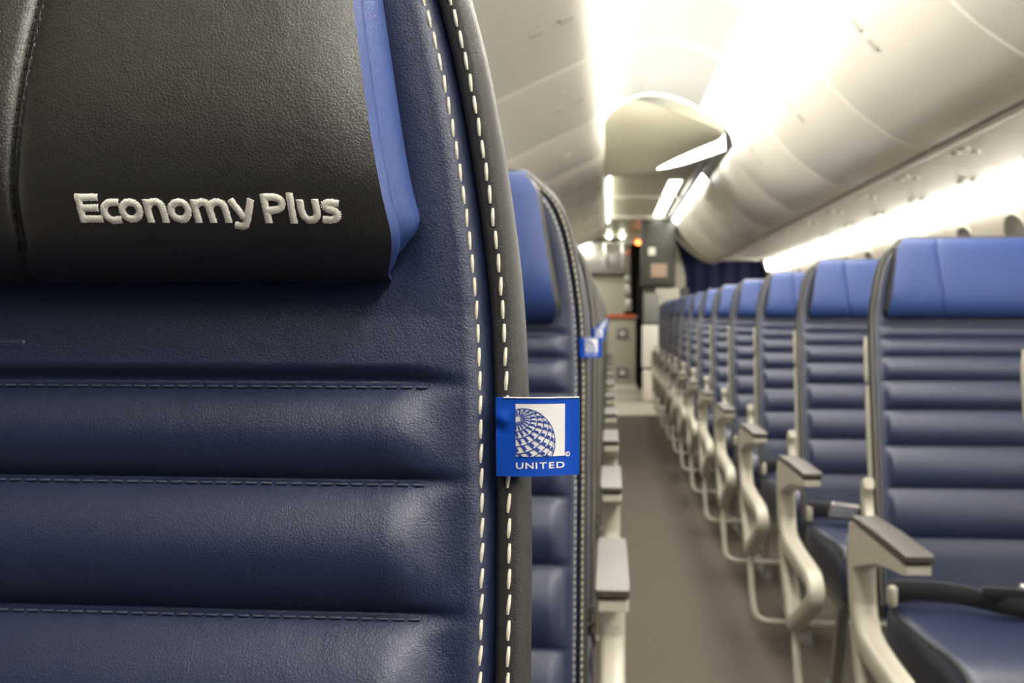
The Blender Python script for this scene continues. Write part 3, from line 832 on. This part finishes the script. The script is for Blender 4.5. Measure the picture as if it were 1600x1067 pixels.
def armrest_parts(parent, sd, full):
    """sd -1: arm at image-left of the seat, +1: image-right"""
    xo = (lambda d: -d) if sd < 0 else (lambda d: W + d)         # d outward from the seat edge
    DC = 0.058 if sd < 0 else 0.0255
    xc = xo(DC)
    K = 0.021 / 0.027
    arm = MB()
    # body: tapering wedge from the post to the tip
    P = []
    for y, top, bot, hw in ((-0.205, 0.612, 0.585, 0.020), (-0.212, 0.626, 0.560, 0.026), (-0.235, 0.630, 0.552, 0.027), (-0.30, 0.631, 0.568, 0.027), (-0.40, 0.632, 0.596, 0.027), (-0.52, 0.632, 0.611, 0.027), (-0.565, 0.632, 0.615, 0.026), (-0.576, 0.629, 0.618, 0.022)):
        P.append([(xc + K * a * hw / 0.027, y, 0.011 + (top + bot) / 2 + b * (top - bot) / 2) for a, b in rrect(0.027, 1.0, 0.009, 3)])
    arm.grid(P, closed=True, flip=True); arm.poly(P[0]); arm.poly(P[-1][::-1])
    a = arm.build('armrest', 'cream', parent, sharp=50)
    MB().tube([(xc, y, z + 0.011) for y, z in ((-0.245, 0.633), (-0.36, 0.634), (-0.52, 0.635), (-0.573, 0.635))], rrect(0.0205, 0.0015, 0.0012, 2), ref=(1, 0, 0)).build('pad_gap', 'gap', a)
    P = []
    for y, top, bot, hw in ((-0.228, 0.633, 0.630, 0.022), (-0.234, 0.641, 0.631, 0.0265), (-0.30, 0.644, 0.633, 0.0275), (-0.40, 0.647, 0.635, 0.0275), (-0.568, 0.647, 0.636, 0.0275), (-0.580, 0.645, 0.637, 0.0255)):
        P.append([(xc + K * a_ * hw / 0.027, y, 0.011 + (top + bot) / 2 + b * (top - bot) / 2) for a_, b in rrect(0.027, 1.0, 0.006, 3)])
    pd = MB().grid(P, closed=True, flip=True); pd.poly(P[0]); pd.poly(P[-1][::-1]); pd.build('pad', 'pad', a, sharp=50)
    # hinge horn between armrest and back
    if sd < 0:
     path = smooth_path([(xo(0.034), -0.195, 0.60), (xo(0.032), -0.160, 0.635), (xo(0.034), -0.150, 0.668), (xo(0.036), -0.163, 0.694), (xo(0.036), -0.180, 0.700)], 4)
     MB().tube(path, lambda u: rrect(0.009, 0.016 - 0.006 * u, 0.006, 3), ref=(1, 0, 0)).build('hinge_arm', 'cream', a)
    if not full:
        MB().tube(smooth_path([(xc, -0.215, 0.60), (xc, -0.20, 0.5), (xc, -0.20, 0.36)], 3), rrect(0.018, 0.03, 0.01, 2), ref=(1, 0, 0)).build('arm_post', 'cream', parent)
        return
    fr = MB()
    sec = lambda u: rrect(0.021 - 0.002 * u, 0.029 - 0.010 * u, 0.011, 3)
    fr.tube(smooth_path([(xc, -0.222, 0.61), (xc, -0.225, 0.54), (xc, -0.240, 0.485), (xc, -0.285, 0.448), (xc, -0.38, 0.436), (xc, -0.50, 0.433), (xc, -0.585, 0.430)], 5), sec, ref=(1, 0, 0))
    fr.tube(smooth_path([(xc, -0.560, 0.432), (xc, -0.605, 0.424), (xc, -0.622, 0.402), (xc, -0.600, 0.378), (xc, -0.50, 0.330), (xc, -0.375, 0.272)], 5), rrect(0.0185, 0.019, 0.010, 3), ref=(1, 0, 0))
    fr.tube(smooth_path([(xc, -0.232, 0.52), (xc, -0.245, 0.43), (xc, -0.285, 0.35), (xc, -0.375, 0.262)], 5), lambda u: rrect(0.0185, 0.026 - 0.008 * u, 0.010, 3), ref=(1, 0, 0))
    fr.build('side_frame', 'cream', parent, sharp=60)
    s = 1 if sd < 0 else -1
    r0 = [(xc, -0.372, 0.275), (xc - s * 0.004, -0.405, 0.225), (xc - s * 0.004, -0.435, 0.16), (xc, -0.455, 0.105), (xc + s * 0.012, -0.462, 0.082), (xc + s * 0.04, -0.465, 0.072), (xc + s * 0.10, -0.465, 0.070)]
    end = xc + s * (W + 0.02)
    MB().tube(smooth_path(r0 + [(xc + s * 0.25, -0.465, 0.070), (end, -0.465, 0.070)], 5), circ(0.0095, 8)).build('baggage_bar', 'tube', parent)
def side_fairing(parent, sd):
    x = 0.0015 if sd < 0 else W - 0.0015
    for h0, h1 in ((-0.04, -0.131), (-0.135, -0.46)):
        P = []
        for h in np.linspace(h0, h1, 12):
            ins = float(out_inset(h)); xx = x + (ins if sd < 0 else -ins)
            e = min(1.0, (h0 - h) / 0.03 + 0.15, (h - h1) / 0.01 + 0.4); c = float(recl(h)) + 0.026
            P.append([(xx + a, c + b, CAMZ + h) for a, b in rrect(0.0045, 0.010 * e, 0.0035, 2)])
        mb = MB().grid(P, closed=True, flip=True); mb.poly(P[0]); mb.poly(P[-1][::-1]); mb.build('side_fairing', 'cream', parent, sharp=50)
def belt_parts(parent, v):
    rnd = random.Random(v)
    z0 = 0.478
    pts = [(0.010, -0.150, z0 + 0.020), (0.04, -0.165, z0 + 0.028), (0.10, -0.185, z0 + 0.030), (0.15, -0.20, z0 + 0.024), (0.21, -0.225, z0 + 0.016), (0.28, -0.23, z0 + 0.020), (0.36, -0.20, z0 + 0.026), (0.43, -0.155, z0 + 0.020)]
    if v: pts = [(x, y - 0.02 * math.sin(9 * x + v), z + 0.008 * math.sin(20 * x + v)) for x, y, z in pts]
    b = MB().tube(smooth_path(pts, 5), lambda u: rrect(0.0245 - 0.004 * math.sin(math.pi * u), 0.0016, 0.001, 1), ref=(0, -0.45, 0.9)).build('seat_belt', 'belt', parent)
    MB().tube(smooth_path([(0.15, -0.215, z0 + 0.034), (0.22, -0.235, z0 + 0.034), (0.30, -0.25, z0 + 0.014), (0.38, -0.255, z0 + 0.012), (0.43, -0.20, z0 + 0.015)], 5), rrect(0.022, 0.0016, 0.001, 1), ref=(0, -0.6, 0.8)).build('belt_webbing', 'belt', b)
    MB().box((0.003, -0.178, z0 - 0.002), (0.017, -0.150, z0 + 0.036), 0.005).build('anchor', 'cream', b)
    bx = 0.085 if v else 0.24
    bk = MB().box((-0.035, -0.006, -0.022), (0.035, 0.006, 0.022), 0.005).build('buckle', 'metal', b); bk.location = (bx, -0.215, z0 + 0.034); bk.rotation_euler = (0.45, 0.12, 0.1)
def leg_parts(parent):
    for x in (0.10, 0.34):
        mb = MB()
        mb.tube([(x, -0.42, 0.34), (x, -0.44, 0.02)], rrect(0.014, 0.018, 0.006, 2), ref=(1, 0, 0))
        mb.tube([(x, -0.18, 0.34), (x, -0.06, 0.02)], rrect(0.014, 0.018, 0.006, 2), ref=(1, 0, 0))
        mb.box((x - 0.016, -0.47, 0.0), (x + 0.016, -0.02, 0.022))
        mb.build('leg', 'shell', parent, sharp=40)
def make_seat(aisle, fine, near, v=0):
    s = empty('aircraft_seat')
    set_head(0.0095 if near else -0.0065)
    bk = back_part(s, 330 if fine else 26, 420 if fine else 60, fine)
    bd = border_part(s, 0.0016 if fine else 0.008)
    shell_part(s)
    stitches(bk, bd, fine)
    seam_thread(bk, fine)
    hd = headrest(s, 'black' if near else 'blue', 'blue' if near else 'charcoal', fine)
    cushion_parts(s)
    armrest_parts(s, aisle, True); armrest_parts(s, -aisle, False)
    
    if aisle < 0: side_fairing(s, -1)
    belt_parts(s, v); leg_parts(s)
    label_tag(s, fine)
    return s, hd
NEAR_X, NEAR_Y = -0.0206 - W, 0.300
PITCHY = 0.82
near, hd = make_seat(1, True, True)
near.location = (NEAR_X, NEAR_Y, 0)
tag_(near, 'large navy leather seat up front with black Economy Plus headrest', 'seat', 'centre-block aisle seats')
set_head(0.0095)
embroidery(near, hd)
MB().box((0.144, -0.0052, CAMZ - 0.0125), (0.296, 0.002, CAMZ - 0.0062), 0.0015).build('headrest_guide', 'navy', near)
LORD = ['', 'second', 'third', 'fourth', 'fifth', 'sixth', 'seventh', 'eighth', 'ninth', 'tenth', 'eleventh', 'twelfth', 'thirteenth']
protoL, _ = make_seat(1, False, False, 1)
for i in range(1, 13):
    o = protoL if i == 1 else copy_tree(protoL)
    o.location = (NEAR_X, NEAR_Y + PITCHY * i, 0)
    tag_(o, ('navy seat with blue headrest directly behind the near black-headrest seat' if i == 1 else 'navy seat of the left column, %s from the camera, mostly hidden' % LORD[i]), 'seat', 'centre-block aisle seats')
protoR, _ = make_seat(-1, False, False, 0)
protoR2, _ = make_seat(-1, False, False, 2)
for i in range(13):
    o = protoR if i == 0 else protoR2 if i == 2 else copy_tree(protoR2 if i in (5, 8) else protoR)
    o.location = (0.50, 1.35 + PITCHY * i, 0)
    if i == 0: t = 'navy seat cut off by the right picture edge, nearest of the right row'
    elif i == 1: t = 'navy leather seat with blue headrest, largest whole one in the right row'
    elif i == 12: t = 'farthest navy seat of the right row, next to the galley'
    else: t = 'navy leather seat with blue headrest, %s from camera in the right row' % LORD[i]
    tag_(o, t, 'seat', 'right-block aisle seats')

# ================================================================== FAR END: PANEL, CABINET, GALLEY
def quad_at(px0, py0, px1, py1, Y):
    x0, z1 = at_depth(px0, py0, Y); x1, z0 = at_depth(px1, py1, Y); return x0, x1, z0, z1
# midnight blue curtain panel behind the last bins, softly pleated
rows = []
for z in np.linspace(0.0, 2.25, 10):
    rows.append([(x, 13.62 + 0.012 * math.sin(x * 34), z) for x in np.linspace(0.80, 2.05, 80)])
for z in ():
    pass
mb = MB().grid(rows); mb.grid([[(x, y + 0.01, z) for x, y, z in r] for r in rows], flip=True)
tag_(mb.build('curtain', 'curtain'), 'midnight blue curtain closing the cabin behind the far right bins', 'curtain')
# grey wall cabinet with plate
Yc = 12.6
x0, x1, z0, z1 = quad_at(1003, 352, 1056, 447, Yc)
e = empty('wall_cabinet', ((x0 + x1) / 2, Yc, z0)); tag_(e, 'grey wall cabinet with a small dull red plate beside the galley', 'cabinet'); L = -Vector(e.location)
MB().box((x0, Yc, z0), (x1, Yc + 0.5, z1 + 0.1), 0.015).build('body', 'greybox', e, loc=L)
MB().box((x0 + 0.02, Yc - 0.012, z0 + 0.03), (x1 - 0.03, Yc, z1 - 0.02), 0.004).build('door', 'greybox', e, loc=L)
a, b, c, d = quad_at(1017, 412, 1042, 433, Yc); MB().box((a, Yc - 0.018, c), (b, Yc - 0.012, d)).build('plate', 'plate', e, smooth=False, loc=L)
a, b, c, d = quad_at(1013, 387, 1024, 399, Yc); MB().box((a, Yc - 0.018, c), (b, Yc - 0.012, d), 0.002).build('handle', 'nozzle', e, loc=L)
# pale curved door frame beside it
a, b, c, d = quad_at(1054, 352, 1078, 452, Yc + 0.05)
P = smooth_path([(a, d + 0.05), (a + 0.05, d - 0.1), (a + 0.13, d - 0.35), (b, c + 0.18), (b, c + 0.06), (b - 0.04, c)], 5)
tag_(MB().prism(P + [(a + 0.005, c), (a + 0.005, d + 0.05)], Yc + 0.85, Yc + 0.95).build('door_surround', 'cream', sharp=35), 'pale curved door surround between grey cabinet and blue curtain', 'door frame')
# folded attendant seat and partition under the cabinet
x0, x1, z0, z1 = quad_at(1004, 452, 1062, 628, Yc)
e = empty('attendant_seat', ((x0 + x1) / 2, Yc, 0)); tag_(e, 'folded grey attendant seat on the partition under the wall cabinet', 'jump seat'); L = -Vector(e.location)
MB().box((x0 + 0.02, Yc + 0.06, 0), (x1 + 0.1, Yc + 0.45, z1 + 0.02), 0.01).build('partition', 'greybox', e, loc=L)
a, b, c, d = quad_at(1005, 458, 1030, 505, Yc); MB().box((a, Yc, c), (b, Yc + 0.07, d), 0.02).build('headrest', 'shell', e, loc=L)
a, b, c, d = quad_at(1024, 450, 1062, 478, Yc); MB().box((a, Yc + 0.03, c), (b, Yc + 0.07, d), 0.01).build('ledge', 'cream', e, loc=L)
a, b, c, d = quad_at(1003, 508, 1030, 575, Yc); MB().box((a, Yc - 0.02, c), (b, Yc + 0.07, d), 0.02).build('backrest', 'nozzle', e, loc=L)
a, b, c, d = quad_at(1004, 578, 1032, 628, Yc); MB().box((a, Yc - 0.05, c), (b, Yc + 0.07, d), 0.02).build('folded_seat', 'psu', e, loc=L)
# galley
Yg = 14.8
g = empty('galley_unit', (0.1, Yg, 0)); tag_(g, 'olive and steel galley unit at the end of the aisle', 'galley'); L = -Vector(g.location)
xr = at_depth(995, 500, Yg)[0]
zt = at_depth(960, 497, Yg)[1]
MB().box((-0.75, Yg + 0.03, 0), (xr - 0.01, Yg + 0.8, zt), 0.004).build('cart_bay', 'galley', g, loc=L)
MB().box((-0.75, Yg - 0.05, zt), (xr + 0.01, Yg + 0.8, zt + 0.03), 0.008).build('counter', 'cream', g, loc=L)
a, b, c, d = quad_at(944, 489, 992, 498, Yg); MB().box((-0.75, Yg - 0.058, zt + 0.005), (b, Yg - 0.052, zt + 0.05)).build('warning_strip', 'orange', g, smooth=False, loc=L)
zc = at_depth(960, 428, Yg)[1]; ztp = at_depth(960, 366, Yg)[1]
xa = at_depth(976, 460, Yg)[0]
MB().box((-0.75, Yg + 0.25, zt + 0.03), (xa, Yg + 0.8, zc), 0.01).build('oven_block', 'galley', g, loc=L)
for (p0, q0, p1, q1) in ((976, 428, 986, 441), (976, 443, 986, 462), (976, 465, 987, 486)):
    a, b, c, d = quad_at(p0, q0, p1, q1, Yg + 0.2); MB().box((a, Yg + 0.2, c), (b, Yg + 0.5, d), 0.01).build('drawer_box', 'steel', g, loc=L)
MB().box((-0.75, Yg + 0.1, zc + 0.02), (at_depth(986, 400, Yg)[0], Yg + 0.8, at_depth(960, 376, Yg)[1]), 0.02).build('brewer_housing', 'steel', g, loc=L)
for p in (947, 975):
    a, b, c, d = quad_at(p - 4, 377, p + 5, 418, Yg + 0.08); MB().box((a, Yg + 0.06, c), (b, Yg + 0.1, d), 0.015).build('coffee_brewer', 'steel', g, loc=L)
MB().box((-0.75, Yg + 0.05, 2.055), (at_depth(987, 400, Yg)[0], Yg + 0.8, 2.127), 0.01).build('upper_locker', 'arch', g, loc=L)
for p in (952, 972):
    a, b, c, d = quad_at(p - 4, 365, p + 4, 373, Yg + 0.05)
    R = [[((a + b) / 2 + r * math.cos(t), Yg + 0.04 - dy, (c + d) / 2 + r * math.sin(t)) for t in np.linspace(0, 2 * math.pi, 13)[:-1]] for r, dy in ((0.03, 0), (0.028, 0.012), (0.015, 0.018), (0.001, 0.02))]
    MB().grid(R, closed=True).build('work_lamp', 'lampwhite', g, loc=L)
xi, zi = at_depth(997, 379, Yg - 0.4)
ind = empty('exit_indicator', (xi, Yg - 0.4, zi)); tag_(ind, 'small glowing red indicator under a pale ceiling housing by the galley', 'indicator')
R = [[(r * math.cos(t), -dy, r * math.sin(t)) for t in np.linspace(0, 2 * math.pi, 13)[:-1]] for r, dy in ((0.032, 0), (0.03, 0.012), (0.018, 0.02), (0.001, 0.023))]
MB().grid(R, closed=True).build('lens', 'lampred', ind)
MB().box((-0.15, 0.0, -0.02), (0.08, 0.1, 2.13 - zi), 0.015).build('housing', 'arch', ind)
# service cart parked in the bay
x0, x1, z0, z1 = quad_at(948, 502, 993, 606, Yg)
ct = empty('service_cart', ((x0 + x1) / 2, Yg, 0)); tag_(ct, 'olive service cart with two square latches parked under the galley counter', 'cart'); L = -Vector(ct.location)
MB().box((x0, Yg - 0.03, 0.03), (x1, Yg + 0.02, zt - 0.02), 0.008).build('door', 'galley', ct, loc=L)
for py in (521, 582):
    a, b, c, d = quad_at(963, py - 9, 982, py + 9, Yg)
    h_ = MB().box((a, Yg - 0.045, c), (b, Yg - 0.03, d), 0.006).build('latch_plate', 'shell', ct, loc=L)
    cxm, czm = (a + b) / 2, (c + d) / 2
    MB().box((cxm - 0.028, Yg - 0.06, czm - 0.028), (cxm + 0.028, Yg - 0.045, czm + 0.028), 0.006).build('latch', 'nozzle', h_)
MB().box((x0 - 0.02, Yg - 0.06, 0.004), (x1 + 0.02, Yg, 0.07)).build('kick_plate', 'nozzle', ct, smooth=False, loc=L)
# flat black sheet right of the galley, painted as the doorway recess's shade
tag_(MB().box((xr + 0.01, Yg + 0.3, 0.0), (0.85, Yg + 0.36, 2.13)).build('doorway_shade', 'gap', smooth=False), kind='structure', label='black sheet painted as the shade of the doorway beside the galley')
